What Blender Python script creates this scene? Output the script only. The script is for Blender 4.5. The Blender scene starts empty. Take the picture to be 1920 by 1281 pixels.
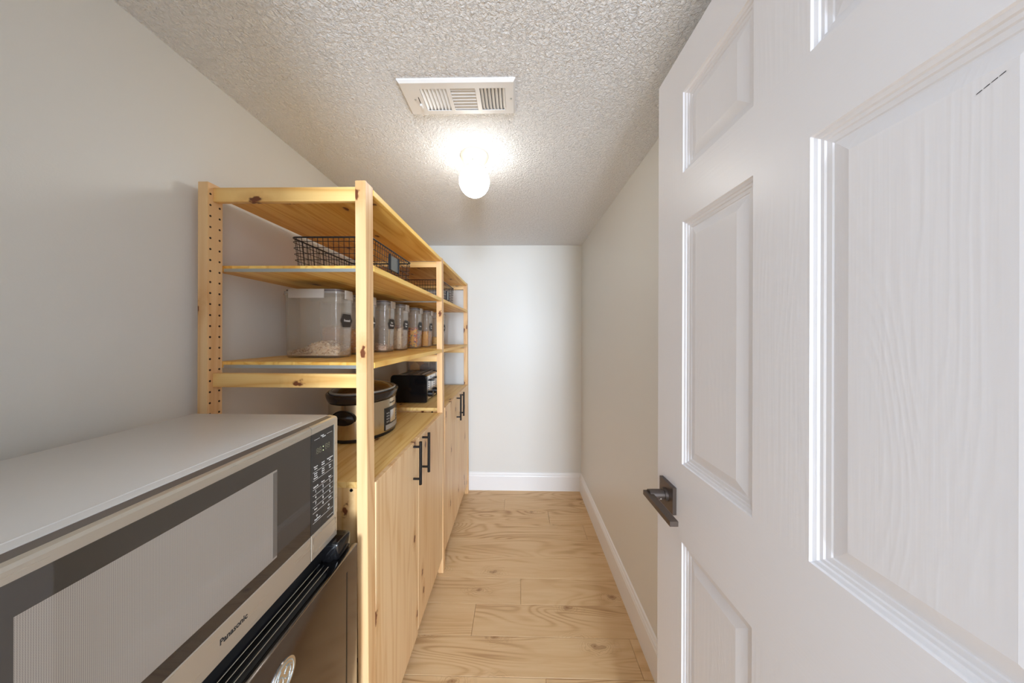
import bpy, bmesh, math, random
from mathutils import Vector, Matrix
R = math.radians
scene = bpy.context.scene
COL = scene.collection
random.seed(7)

# ------------------------------------------------------------------ camera, world, lights, exposure
H_CAM, H_CEIL = 1.3535, 2.1304
cd = bpy.data.cameras.new('camera'); cam = bpy.data.objects.new('camera', cd); COL.objects.link(cam)
cd.sensor_width = 36.0; cd.lens = 36.0 * 562.85 / 1920.0
cd.shift_y = -13.0 / 1920.0; cd.clip_start = 0.01
cam.location = (0, 0, H_CAM)
cam.matrix_world = (Matrix.Translation((0, 0, H_CAM)) @ Matrix.Rotation(R(1.0803), 4, 'Z') @ Matrix.Rotation(R(90), 4, 'X')
                    @ Matrix.Rotation(R(0.173), 4, 'Z'))
scene.camera = cam
vs = scene.view_settings
vs.view_transform = 'Standard'; vs.look = 'None'; vs.gamma = 1.0; vs.use_curve_mapping = False
vs.exposure = 0.22
scene.cycles.transparent_max_bounces = 48
scene.cycles.max_bounces = 16; scene.cycles.diffuse_bounces = 12
world = bpy.data.worlds.new('world'); scene.world = world; world.use_nodes = True
wb = world.node_tree.nodes['Background']
wb.inputs['Color'].default_value = (0.70, 0.83, 1.0, 1); wb.inputs['Strength'].default_value = 2.1
GLOBE_EMIT = 15.0
# area light added as daylight from an assumed hall window, unseen behind the camera
WX, WZ, WW, WH = 0.45, 1.45, 0.80, 1.40
ld = bpy.data.lights.new('assumed_window_light', 'AREA'); ld.shape = 'RECTANGLE'; ld.size = WW - 0.08; ld.size_y = WH - 0.08
ld.energy = 185.0; ld.color = (0.75, 0.86, 1.0)
lo = bpy.data.objects.new('assumed_window_light', ld); COL.objects.link(lo); lo.location = (WX, -3.19, WZ); lo.rotation_euler = (R(90), 0, 0)

# ------------------------------------------------------------------ materials
def srgb(r, g, b):
    f = lambda c: (c / 12.92 if c <= 0.04045 else ((c + 0.055) / 1.055) ** 2.4)
    return (f(r / 255), f(g / 255), f(b / 255), 1.0)

class NT:
    def __init__(s, name):
        s.m = bpy.data.materials.new(name); s.m.use_nodes = True
        s.t = s.m.node_tree; s.N = s.t.nodes; s.L = s.t.links
        s.p = s.N['Principled BSDF']; s.out = s.N['Material Output']
    def n(s, typ, ins=None, **props):
        nd = s.N.new(typ)
        for k, v in props.items(): setattr(nd, k, v)
        for k, v in (ins or {}).items(): s.set(nd.inputs[k], v)
        return nd
    def set(s, sock, v):
        if hasattr(v, 'is_output'): s.L.new(v, sock)
        else: sock.default_value = v
    def math(s, op, a, b=0.0, c=0.0):
        nd = s.N.new('ShaderNodeMath'); nd.operation = op
        s.set(nd.inputs[0], a); s.set(nd.inputs[1], b); s.set(nd.inputs[2], c)
        return nd.outputs[0]
    def vmath(s, op, a, b=(0, 0, 0)):
        nd = s.N.new('ShaderNodeVectorMath'); nd.operation = op
        s.set(nd.inputs[0], a); s.set(nd.inputs[1], b)
        return nd.outputs[0]
    def coord(s, rnd=True):
        c = s.N.new('ShaderNodeTexCoord').outputs['Object']
        if not rnd: return c
        oi = s.N.new('ShaderNodeObjectInfo').outputs['Random']
        cb = s.n('ShaderNodeCombineXYZ', {0: s.math('MULTIPLY', oi, 13.7), 1: s.math('MULTIPLY', oi, 29.3), 2: s.math('MULTIPLY', oi, 7.9)})
        return s.vmath('ADD', c, cb.outputs[0])
    def rand(s): return s.N.new('ShaderNodeObjectInfo').outputs['Random']
    def noise(s, vec, scale, detail=2.0, rough=0.5, dist=0.0):
        return s.n('ShaderNodeTexNoise', {'Vector': vec, 'Scale': scale, 'Detail': detail, 'Roughness': rough, 'Distortion': dist}).outputs['Fac']
    def ramp(s, fac, stops):
        nd = s.N.new('ShaderNodeValToRGB'); s.set(nd.inputs[0], fac); el = nd.color_ramp.elements
        while len(el) < len(stops): el.new(0.5)
        for e, (p, c) in zip(el, stops): e.position = p; e.color = c if len(c) == 4 else (*c, 1)
        return nd.outputs[0]
    def mix(s, fac, a, b, mode='MIX'):
        nd = s.N.new('ShaderNodeMix'); nd.data_type = 'RGBA'; nd.blend_type = mode
        s.set(nd.inputs['Factor'], fac); s.set(nd.inputs['A'], a); s.set(nd.inputs['B'], b)
        return nd.outputs['Result']
    def bump(s, h, strength, dist):
        nd = s.n('ShaderNodeBump', {'Height': h, 'Strength': strength, 'Distance': dist})
        s.L.new(nd.outputs[0], s.p.inputs['Normal']); return nd
    def P(s, **kw):
        names = dict(color='Base Color', rough='Roughness', metal='Metallic', spec='Specular IOR Level', coat='Coat Weight',
                     coat_rough='Coat Roughness', emit='Emission Color', estr='Emission Strength', trans='Transmission Weight', ior='IOR', alpha='Alpha')
        for k, v in kw.items(): s.set(s.p.inputs[names[k]], v)
        return s

def plain(name, col, rough=0.5, metal=0.0, **kw):
    return NT(name).P(color=col, rough=rough, metal=metal, **kw).m

def scaled(nt, vec, sx, sy, sz): return nt.vmath('MULTIPLY', vec, (sx, sy, sz))

def pine(name, axis, base, dark, staves=0.0, knots=0.5, orange=0.25, across='x', flat=None):
    """pine boards; axis = grain direction; staves = width of glued strips across the grain"""
    t = NT(name); v = t.coord()
    ax = 'xyz'.index(axis)
    sep = t.n('ShaderNodeSeparateXYZ', {0: v})
    st = [1, 1, 1]
    # long grain coordinate squeezed
    g = [9.0, 9.0, 9.0]; g[ax] = 0.55
    gv = scaled(t, v, *g)
    if staves:
        ac = 'xyz'.index(across)
        idx = t.math('FLOOR', t.math('DIVIDE', sep.outputs[ac], staves))
        wn = t.n('ShaderNodeTexWhiteNoise', {'W': idx}, noise_dimensions='1D')
        offs = t.vmath('MULTIPLY', wn.outputs['Color'], (11.0, 11.0, 11.0))
        gv = t.vmath('ADD', gv, offs)
        sv = wn.outputs['Value']
    n1 = t.noise(gv, 1.0, 2.0, 0.5, 0.35)
    rings = t.math('FRACT', t.math('MULTIPLY', n1, 9.0))
    rings = t.math('SUBTRACT', 1.0, t.math('ABSOLUTE', t.math('SUBTRACT', t.math('MULTIPLY', rings, 2.0), 1.0)))
    rings = t.math('POWER', rings, 2.5)
    f = [420.0, 420.0, 420.0]; f[ax] = 6.0
    fine = t.noise(scaled(t, v, *f), 1.0, 1.0)
    fac = t.math('ADD', t.math('MULTIPLY', rings, 0.75), t.math('MULTIPLY', t.math('SUBTRACT', fine, 0.5), 0.35))
    col = t.mix(t.math('MULTIPLY', fac, 0.8), base, dark)
    if staves:
        col = t.mix(t.math('MULTIPLY', t.math('SUBTRACT', sv, 0.25), orange), col, dark)
        e = t.math('FRACT', t.math('DIVIDE', sep.outputs[ac], staves))
        line = t.math('GREATER_THAN', t.math('ABSOLUTE', t.math('SUBTRACT', e, 0.5)), 0.487)
        col = t.mix(t.math('MULTIPLY', line, 0.35), col, dark)
    # knots: ellipses drawn out along the grain
    rest = [q for q in (0, 1, 2) if q != ax and q != ('xyz'.index(flat) if flat else -1)]
    acr = sep.outputs[rest[0]] if len(rest) == 1 else t.math('ADD', sep.outputs[rest[0]], sep.outputs[rest[1]])
    wob = t.math('MULTIPLY', t.math('SUBTRACT', t.noise(v, 70.0, 1.0), 0.5), 0.16)
    kv = t.n('ShaderNodeCombineXYZ', {0: t.math('ADD', t.math('MULTIPLY', acr, 8.0), wob), 1: t.math('ADD', t.math('MULTIPLY', sep.outputs[ax], 3.6), wob)}).outputs[0]
    vo = t.n('ShaderNodeTexVoronoi', {'Vector': kv, 'Scale': 1.0, 'Randomness': 1.0}, voronoi_dimensions='2D')
    gate = t.math('LESS_THAN', t.n('ShaderNodeSeparateColor', {0: vo.outputs['Color']}).outputs[0], knots)
    kd = t.n('ShaderNodeMapRange', {0: vo.outputs['Distance'], 1: 0.045, 2: 0.075, 3: 1.0, 4: 0.0}).outputs[0]
    halo = t.n('ShaderNodeMapRange', {0: vo.outputs['Distance'], 1: 0.05, 2: 0.24, 3: 0.5, 4: 0.0}).outputs[0]
    col = t.mix(t.math('MULTIPLY', halo, gate), col, srgb(196, 138, 72))
    col = t.mix(t.math('MULTIPLY', kd, gate), col, srgb(112, 62, 34))
    t.P(color=col, rough=0.42, spec=0.35)
    t.bump(fac, 0.08, 0.001)
    return t.m

PB, PD = srgb(238, 212, 172), srgb(216, 172, 112)
M = {}
M['pine_post'] = pine('pine_post', 'z', srgb(235, 197, 146), srgb(208, 150, 94), knots=0.5)
M['pine_rail'] = pine('pine_rail', 'x', srgb(245, 206, 134), srgb(214, 148, 62), knots=0.8, flat='y')
M['pine_shelf'] = pine('pine_shelf', 'y', srgb(250, 210, 118), srgb(212, 144, 34), staves=0.052, knots=0.4, orange=0.75, flat='z')
M['pine_top'] = pine('pine_top', 'y', srgb(246, 212, 140), srgb(218, 164, 74), staves=0.055, knots=0.3, orange=0.4, flat='z')
M['pine_door'] = pine('pine_door', 'z', srgb(241, 208, 162), srgb(217, 169, 110), staves=0.07, knots=0.45, orange=0.45, across='y', flat='x')
M['pine_side'] = pine('pine_side', 'z', srgb(240, 203, 146), srgb(214, 154, 80), staves=0.09, knots=0.7, orange=0.3, flat='y')

def oak():
    t = NT('oak_plank'); v = t.coord(); r = t.rand()
    big = t.noise(scaled(t, v, 1.3, 7.0, 1.0), 1.0, 1.0, 0.4, 0.6)
    ln = t.math('SINE', t.math('MULTIPLY', big, 95.0))
    ln = t.math('MULTIPLY', t.math('POWER', t.math('ADD', t.math('MULTIPLY', ln, 0.5), 0.5), 2.2), 1.0)
    fine = t.noise(scaled(t, v, 9.0, 260.0, 1.0), 1.0, 2.0)
    med = t.noise(scaled(t, v, 2.0, 26.0, 1.0), 1.0, 2.0)
    patch = t.noise(scaled(t, v, 1.6, 5.0, 1.0), 1.0, 1.0)
    amt = t.n('ShaderNodeMapRange', {0: patch, 1: 0.38, 2: 0.62, 3: 0.12, 4: 0.95}).outputs[0]
    fac = t.math('ADD', t.math('MULTIPLY', ln, amt), t.math('ADD', t.math('MULTIPLY', t.math('SUBTRACT', fine, 0.4), 0.9), t.math('MULTIPLY', t.math('SUBTRACT', med, 0.45), 1.3)))
    col = t.ramp(t.math('ADD', t.math('MULTIPLY', fac, 0.55), 0.22), [(0.0, srgb(228, 199, 156)), (0.5, srgb(210, 174, 128)), (1.0, srgb(172, 131, 86))])
    col = t.mix(t.math('MULTIPLY', r, 0.28), col, srgb(200, 168, 126))
    kv = t.vmath('ADD', scaled(t, v, 3.0, 6.2, 1.0), scaled(t, t.n('ShaderNodeTexNoise', {'Vector': v, 'Scale': 22.0}).outputs['Color'], 0.25, 0.25, 0))
    vo = t.n('ShaderNodeTexVoronoi', {'Vector': kv, 'Scale': 1.0}, voronoi_dimensions='2D')
    gate = t.math('LESS_THAN', t.n('ShaderNodeSeparateColor', {0: vo.outputs['Color']}).outputs[0], 0.42)
    kd = t.n('ShaderNodeMapRange', {0: vo.outputs['Distance'], 1: 0.0, 2: 0.1, 3: 0.85, 4: 0.0}).outputs[0]
    rg = t.math('SINE', t.math('MULTIPLY', vo.outputs['Distance'], 130.0))
    kring = t.math('MULTIPLY', t.n('ShaderNodeMapRange', {0: vo.outputs['Distance'], 1: 0.05, 2: 0.3, 3: 0.5, 4: 0.0}).outputs[0], t.math('MAXIMUM', rg, 0.0))
    col = t.mix(t.math('MULTIPLY', kring, gate), col, srgb(160, 122, 80))
    col = t.mix(t.math('MULTIPLY', kd, gate), col, srgb(134, 94, 58))
    t.P(color=col, rough=0.38, spec=0.4)
    t.bump(fac, 0.06, 0.001)
    return t.m
M['oak'] = oak()
M['subfloor'] = plain('subfloor', srgb(120, 96, 66), 0.8)

def wall_paint():
    t = NT('wall_paint'); v = t.coord(False)
    t.P(color=srgb(222, 222, 218), rough=0.40, spec=0.45)
    t.bump(t.noise(v, 260.0, 2.0, 0.6), 0.10, 0.002); return t.m
M['wall'] = wall_paint()
def stipple():
    t = NT('stipple_ceiling'); v = t.coord(False)
    a = t.noise(v, 95.0, 3.0, 0.62, 1.2)
    b = t.n('ShaderNodeTexVoronoi', {'Vector': v, 'Scale': 130.0}, feature='SMOOTH_F1').outputs['Distance']
    h = t.math('SUBTRACT', t.math('POWER', a, 1.5), t.math('MULTIPLY', b, 0.25))
    t.P(color=srgb(245, 247, 250), rough=0.75, spec=0.25)
    t.bump(h, 0.9, 0.013); return t.m
M['ceiling'] = stipple()
M['trim'] = plain('white_trim', srgb(238, 239, 240), 0.3)
def door_paint(name, axis):
    t = NT(name); v = t.coord(False); s = [160.0, 160.0, 160.0]; s['xyz'.index(axis)] = 5.0
    f = t.noise(scaled(t, v, *s), 1.0, 2.0)
    c = [9.0, 9.0, 9.0]; c['xyz'.index(axis)] = 1.3
    big = t.noise(scaled(t, v, *c), 1.0, 1.0, 0.4, 0.4)
    ln = t.math('POWER', t.math('ABSOLUTE', t.math('SINE', t.math('MULTIPLY', big, 75.0))), 4.0)
    t.P(color=srgb(231, 231, 235), rough=0.33, spec=0.45)
    t.bump(t.math('ADD', t.math('MULTIPLY', f, 0.7), t.math('MULTIPLY', ln, 0.18 if name == 'door_panel' else 0.1)), 0.26, 0.0011); return t.m
M['door_v'] = door_paint('door_stile', 'z'); M['door_h'] = door_paint('door_rail', 'y'); M['door_p'] = door_paint('door_panel', 'z')
M['bronze'] = plain('dark_bronze', srgb(104, 95, 90), 0.36, 0.85)
M['black_metal'] = plain('black_metal', srgb(34, 31, 31), 0.35, 0.5)
M['wire'] = plain('black_wire', srgb(26, 26, 30), 0.4, 0.3)
M['tag_metal'] = plain('label_holder_metal', srgb(128, 132, 130), 0.4, 0.6)
M['steel_strip'] = plain('galvanised_steel', srgb(178, 184, 184), 0.38, 0.7)
M['hole'] = plain('hole_dark', srgb(58, 38, 22), 0.9)
M['screw'] = plain('screw_dark', srgb(40, 40, 44), 0.3, 0.8)
M['vent'] = plain('vent_enamel', srgb(232, 232, 232), 0.35)
M['vent_dark'] = plain('duct_grey', srgb(120, 120, 120), 0.7)
M['lamp_base'] = plain('lamp_cream', srgb(238, 232, 214), 0.4)
t = NT('globe_glow'); t.P(color=(1, 1, 1, 1), emit=(1.0, 0.97, 0.90, 1), estr=GLOBE_EMIT); M['globe'] = t.m
def brushed(name, col, rough, axis, metal=1.0, amt=0.12):
    t = NT(name); v = t.coord(); s = [600.0, 600.0, 600.0]; s['xyz'.index(axis)] = 8.0
    n = t.noise(scaled(t, v, *s), 1.0, 1.0)
    t.P(color=col, metal=metal, rough=t.math('ADD', t.math('MULTIPLY', t.math('SUBTRACT', n, 0.5), amt), rough)); return t.m
M['mw_top'] = plain('microwave_grey', srgb(214, 213, 211), 0.36, 0.15)
M['mw_bezel'] = brushed('microwave_champagne', srgb(206, 202, 192), 0.3, 'y', 0.75)
M['mw_glass'] = plain('microwave_black_glass', srgb(46, 46, 46), 0.03, 0.0, ior=2.1)
M['mw_panel'] = plain('microwave_panel_black', srgb(52, 52, 52), 0.22)
def mesh_screen():
    t = NT('microwave_screen'); v = t.coord(False)
    sep = t.n('ShaderNodeSeparateXYZ', {0: v}); p = 0.0016
    a = t.math('SUBTRACT', t.math('FRACT', t.math('DIVIDE', sep.outputs[1], p)), 0.5)
    b = t.math('SUBTRACT', t.math('FRACT', t.math('DIVIDE', sep.outputs[2], p)), 0.5)
    d = t.math('SQRT', t.math('ADD', t.math('MULTIPLY', a, a), t.math('MULTIPLY', b, b)))
    f = t.n('ShaderNodeMapRange', {0: d, 1: 0.26, 2: 0.42, 3: 0.0, 4: 1.0}).outputs[0]
    t.P(color=t.mix(f, srgb(126, 120, 114), srgb(160, 153, 146)), rough=0.03, ior=2.1); return t.m
M['mw_screen'] = mesh_screen()
M['print_white'] = plain('white_print', srgb(225, 225, 222), 0.6)
M['print_dark'] = plain('dark_print', srgb(44, 42, 42), 0.6)
M['led'] = plain('dim_digits', srgb(92, 92, 76), 0.5)
t = NT('clock_dots'); t.P(color=srgb(220, 240, 160), emit=(0.85, 1, 0.6, 1), estr=2.0); M['led_on'] = t.m
M['gloss_black'] = plain('gloss_black', srgb(18, 17, 18), 0.12)
M['fridge_black'] = plain('fridge_black', srgb(30, 30, 31), 0.28)
M['fridge_door'] = brushed('black_stainless', srgb(122, 116, 113), 0.13, 'y', 1.0, 0.04)
M['silver'] = plain('silver_badge', srgb(214, 214, 214), 0.22, 1.0)
M['steel'] = brushed('cooker_steel', srgb(205, 196, 176), 0.22, 'z')
M['cooker_dark'] = plain('cooker_dark', srgb(44, 36, 32), 0.14)
M['black_plastic'] = plain('black_plastic', srgb(24, 23, 24), 0.3)
M['panel_grey'] = plain('panel_grey', srgb(176, 174, 170), 0.35)
M['chrome'] = plain('toaster_chrome', srgb(208, 208, 208), 0.16, 1.0)
def clear(name, tint, haze, hazecol, fres=0.5):
    t = NT(name); t.N.remove(t.p)
    tr = t.n('ShaderNodeBsdfTransparent', {'Color': tint}); df = t.n('ShaderNodeBsdfDiffuse', {'Color': hazecol})
    tl = t.n('ShaderNodeBsdfTranslucent', {'Color': hazecol}); gl = t.n('ShaderNodeBsdfGlossy', {'Roughness': 0.06})
    h = t.n('ShaderNodeMixShader', {0: 0.5, 1: df.outputs[0], 2: tl.outputs[0]})
    a = t.n('ShaderNodeMixShader', {0: haze, 1: tr.outputs[0], 2: h.outputs[0]})
    fr = t.n('ShaderNodeFresnel', {'IOR': 1.45})
    b = t.n('ShaderNodeMixShader', {0: t.math('MULTIPLY', fr.outputs[0], fres), 1: a.outputs[0], 2: gl.outputs[0]})
    t.L.new(b.outputs[0], t.out.inputs[0]); return t.m
M['plastic'] = clear('clear_plastic', (0.98, 0.97, 0.95, 1), 0.14, srgb(244, 238, 228))
M['lid_plastic'] = clear('frosted_lid', (0.96, 0.96, 0.96, 1), 0.45, srgb(232, 230, 226))
M['latch'] = clear('latch_plastic', (0.95, 0.95, 0.95, 1), 0.62, srgb(238, 234, 228))
M['gasket'] = plain('grey_gasket', srgb(92, 84, 84), 0.6)
M['lid_glass_reflect_tint'] = clear('lid_glass_reflect_tint', (0.45, 0.36, 0.28, 1), 0.82, srgb(104, 72, 46), 2.0)  # brown haze paints in the reflection of the wooden shelf underside
M['sticker'] = plain('chalk_sticker', srgb(40, 36, 33), 0.6)
for k, c in dict(oat=(222, 196, 160), oat2=(176, 134, 92), oat3=(236, 216, 186), tan=(206, 138, 50), tan2=(226, 178, 104), brown=(120, 74, 44),
                 rice=(222, 190, 164), rice2=(200, 156, 128), loop_r=(190, 52, 40), loop_y=(236, 170, 30), loop_p=(112, 66, 96), loop_o=(220, 110, 24),
                 loop_g=(128, 130, 70), corn=(226, 160, 24), corn2=(232, 190, 92), amber=(196, 138, 44), cocoa=(74, 42, 34), choc=(96, 56, 40)).items():
    M[k] = plain('food_' + k, srgb(*c), 0.7)

# ------------------------------------------------------------------ mesh helpers
class B:
    """collects shapes in world coordinates; obj() links them as ONE mesh whose origin is org"""
    def __init__(s): s.v = []; s.f = []; s.mi = []; s.cur = 0
    def add(s, vs_, fs):
        o = len(s.v); s.v += [tuple(x) for x in vs_]
        for f in fs: s.f.append(tuple(i + o for i in f)); s.mi.append(s.cur)
        return s
    def bm(s, bm):
        bm.verts.ensure_lookup_table(); bm.verts.index_update()
        s.add([v.co.copy() for v in bm.verts], [[v.index for v in f.verts] for f in bm.faces]); bm.free(); return s
    def box(s, x0, x1, y0, y1, z0, z1, bev=0.0, seg=1, mat=None):
        bm = bmesh.new(); bmesh.ops.create_cube(bm, size=1.0)
        for v in bm.verts: v.co = Vector(((x0 + x1) / 2 + v.co.x * (x1 - x0), (y0 + y1) / 2 + v.co.y * (y1 - y0), (z0 + z1) / 2 + v.co.z * (z1 - z0)))
        if bev: bmesh.ops.bevel(bm, geom=bm.edges[:], offset=bev, segments=seg, affect='EDGES', profile=0.5)
        if mat is not None: bm.transform(mat)
        return s.bm(bm)
    def cyl(s, p0, p1, r, n=12, r2=None, cap=True):
        p0, p1 = Vector(p0), Vector(p1); d = (p1 - p0).normalized(); a = d.orthogonal().normalized(); b = d.cross(a); r2 = r if r2 is None else r2
        vs_ = [p0 + (a * math.cos(2 * math.pi * i / n) + b * math.sin(2 * math.pi * i / n)) * r for i in range(n)]
        vs_ += [p1 + (a * math.cos(2 * math.pi * i / n) + b * math.sin(2 * math.pi * i / n)) * r2 for i in range(n)]
        fs = [(i, (i + 1) % n, n + (i + 1) % n, n + i) for i in range(n)]
        if cap: fs += [tuple(range(n))[::-1], tuple(range(n, 2 * n))]
        return s.add(vs_, fs)
    def tube(s, pts, r, n=6, closed=False):
        pts = [Vector(p) for p in pts]; m = len(pts); vs_ = []
        for i, p in enumerate(pts):
            a = pts[(i - 1) % m] if (closed or i) else p; b = pts[(i + 1) % m] if (closed or i < m - 1) else p
            d = (b - a).normalized(); up = Vector((0, 0, 1)) if abs(d.z) < 0.9 else Vector((1, 0, 0))
            x = d.cross(up).normalized(); y = x.cross(d)
            vs_ += [p + (x * math.cos(2 * math.pi * k / n) + y * math.sin(2 * math.pi * k / n)) * r for k in range(n)]
        fs = []
        for i in range(m if closed else m - 1):
            j = (i + 1) % m
            fs += [(i * n + k, i * n + (k + 1) % n, j * n + (k + 1) % n, j * n + k) for k in range(n)]
        if not closed: fs += [tuple(range(n))[::-1], tuple(range((m - 1) * n, m * n))]
        return s.add(vs_, fs)
    def lathe(s, prof, c, n=32, ex=1.0, ey=1.0, capb=True, capt=True):
        vs_ = []; m = len(prof)
        for r, z in prof:
            for k in range(n):
                a = 2 * math.pi * k / n
                vs_.append((c[0] + r * ex * math.cos(a), c[1] + r * ey * math.sin(a), c[2] + z))
        fs = [(i * n + k, i * n + (k + 1) % n, (i + 1) * n + (k + 1) % n, (i + 1) * n + k) for i in range(m - 1) for k in range(n)]
        if capb: fs.append(tuple(range(n))[::-1])
        if capt: fs.append(tuple(range((m - 1) * n, m * n)))
        return s.add(vs_, fs)
    def prism(s, poly, fn, d0, d1):
        """poly of (u,v); fn(u,v,d) -> point"""
        n = len(poly)
        vs_ = [fn(u, v, d0) for u, v in poly] + [fn(u, v, d1) for u, v in poly]
        fs = [tuple(range(n))[::-1], tuple(range(n, 2 * n))] + [(i, (i + 1) % n, n + (i + 1) % n, n + i) for i in range(n)]
        return s.add(vs_, fs)
    def obj(s, name, mats, parent=None, org=None, smooth=30):
        if org is None: org = tuple(parent['_o']) if parent is not None else (0, 0, 0)
        me = bpy.data.meshes.new(name); o = Vector(org)
        me.from_pydata([tuple(Vector(v) - o) for v in s.v], [], s.f)
        for m in (mats if isinstance(mats, (list, tuple)) else [mats]): me.materials.append(M[m] if isinstance(m, str) else m)
        me.polygons.foreach_set('material_index', s.mi)
        b2 = bmesh.new(); b2.from_mesh(me); bmesh.ops.recalc_face_normals(b2, faces=b2.faces[:]); b2.to_mesh(me); b2.free()
        if smooth:
            me.polygons.foreach_set('use_smooth', [True] * len(me.polygons)); me.set_sharp_from_angle(angle=R(smooth))
        me.update()
        ob = bpy.data.objects.new(name, me); COL.objects.link(ob)
        if parent is not None:
            ob.parent = parent
            po = parent.get('_o')
            if po is not None: ob['_o'] = tuple(org); ob.location = tuple(Vector(org) - Vector(tuple(po)))
        else: ob['_o'] = tuple(org); ob.location = org
        return ob

def tag(o, label=None, cat=None, group=None, kind=None):
    if label: o['label'] = label
    if cat: o['category'] = cat
    if group: o['group'] = group
    if kind: o['kind'] = kind
    return o
def thing(name, loc, label, cat, group=None):
    o = bpy.data.objects.new(name, None); COL.objects.link(o); o.location = loc; o['_o'] = tuple(loc); o.empty_display_size = 0.05
    return tag(o, label, cat, group)
def struct(o, label=None, cat=None): return tag(o, label, cat, None, 'structure')

FACE_X = Matrix(((0, 0, 1, 0), (1, 0, 0, 0), (0, 1, 0, 0), (0, 0, 0, 1)))     # text x->+Y, y->+Z, normal->+X
def text_into(b, body, size, pos, rot=FACE_X, align='CENTER', bold=0.0, ext=0.0002, sx=1.0, fn=None):
    cu = bpy.data.curves.new('t', 'FONT'); cu.body = body; cu.size = size; cu.align_x = align; cu.align_y = 'CENTER'
    cu.extrude = ext; cu.offset = bold; cu.resolution_u = 3
    ob = bpy.data.objects.new('t', cu); COL.objects.link(ob)
    dg = bpy.context.evaluated_depsgraph_get(); me = bpy.data.meshes.new_from_object(ob.evaluated_get(dg))
    Mx = Matrix.Translation(pos) @ rot @ Matrix.Diagonal((sx, 1, 1, 1))
    b.add([(fn(v.co) if fn else Mx @ v.co) for v in me.vertices], [tuple(p.vertices) for p in me.polygons])
    bpy.data.objects.remove(ob); bpy.data.curves.remove(cu); bpy.data.meshes.remove(me)

# ------------------------------------------------------------------ the room
XL, XR, YB = -0.946, 0.5532, 2.617
Y_ENT = -0.05                       # room side of the entrance wall
OX0, OX1, OZ = -0.375, 0.435, 2.055  # doorway
struct(B().box(XL - 0.12, XL, Y_ENT - 0.12, YB + 0.12, -0.05, H_CEIL + 0.1).obj('wall_left', 'wall'))
struct(B().box(XR, XR + 0.12, Y_ENT - 0.12, YB + 0.12, -0.05, H_CEIL + 0.1).obj('wall_right', 'wall'))
struct(B().box(XL, XR, YB, YB + 0.12, -0.05, H_CEIL + 0.1).obj('wall_back', 'wall'))
e = B().box(XL, OX0, Y_ENT - 0.12, Y_ENT, -0.05, H_CEIL + 0.1).box(OX1, XR, Y_ENT - 0.12, Y_ENT, -0.05, H_CEIL + 0.1)
e.box(OX0, OX1, Y_ENT - 0.12, Y_ENT, OZ, H_CEIL + 0.1)
struct(e.obj('wall_front', 'wall'))
struct(B().box(XL, XR, Y_ENT, YB, H_CEIL, H_CEIL + 0.1).obj('ceiling', 'ceiling'))
# hall beyond the doorway, behind the camera
struct(B().box(-1.6, 1.9, -3.2, Y_ENT - 0.12, -0.05, 0.0).obj('floor_hall', 'oak'))
struct(B().box(-1.6, 1.9, -3.2, Y_ENT - 0.12, 2.44, 2.5).obj('ceiling_hall', 'trim'))
struct(B().box(-1.6, WX - WW / 2, -3.32, -3.2, 0, 2.44).box(WX + WW / 2, 1.9, -3.32, -3.2, 0, 2.44).box(WX - WW / 2, WX + WW / 2, -3.32, -3.2, 0, WZ - WH / 2)
       .box(WX - WW / 2, WX + WW / 2, -3.32, -3.2, WZ + WH / 2, 2.44).obj('wall_hall', 'trim'))  # unseen end wall, with a gap for the assumed window
wf = B()  # frame of the assumed window, added around the area light
for x in (WX - WW / 2, WX + WW / 2 - 0.04): wf.box(x, x + 0.04, -3.3, -3.22, WZ - WH / 2, WZ + WH / 2)
for z in (WZ - WH / 2, WZ - 0.02, WZ + WH / 2 - 0.04): wf.box(WX - WW / 2 + 0.04, WX + WW / 2 - 0.04, -3.3, -3.22, z, z + 0.04)
struct(wf.obj('assumed_window_1', 'trim'))
# door jamb and casing
j = B().box(OX0, OX0 + 0.018, Y_ENT - 0.125, Y_ENT + 0.0, 0, OZ).box(OX1 - 0.018, OX1, Y_ENT - 0.125, Y_ENT, 0, OZ).box(OX0, OX1, Y_ENT - 0.125, Y_ENT, OZ - 0.018, OZ)
struct(j.obj('trim_1', 'trim'))
# baseboards with an ogee top
def baseboard(name, fn, d0, d1):
    prof = [(0, 0), (0.015, 0), (0.015, 0.122), (0.0125, 0.128), (0.0125, 0.134), (0.008, 0.141), (0.006, 0.150), (0, 0.155)]
    struct(B().prism(prof, fn, d0, d1).obj(name, 'trim', smooth=20))
baseboard('baseboard_back', lambda u, v, d: (d, YB - u, v), XL, XR)
baseboard('baseboard_right', lambda u, v, d: (XR - u, d, v), Y_ENT, YB - 0.015)
baseboard('baseboard_left', lambda u, v, d: (XL + u, d, v), Y_ENT, YB - 0.015)

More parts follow.
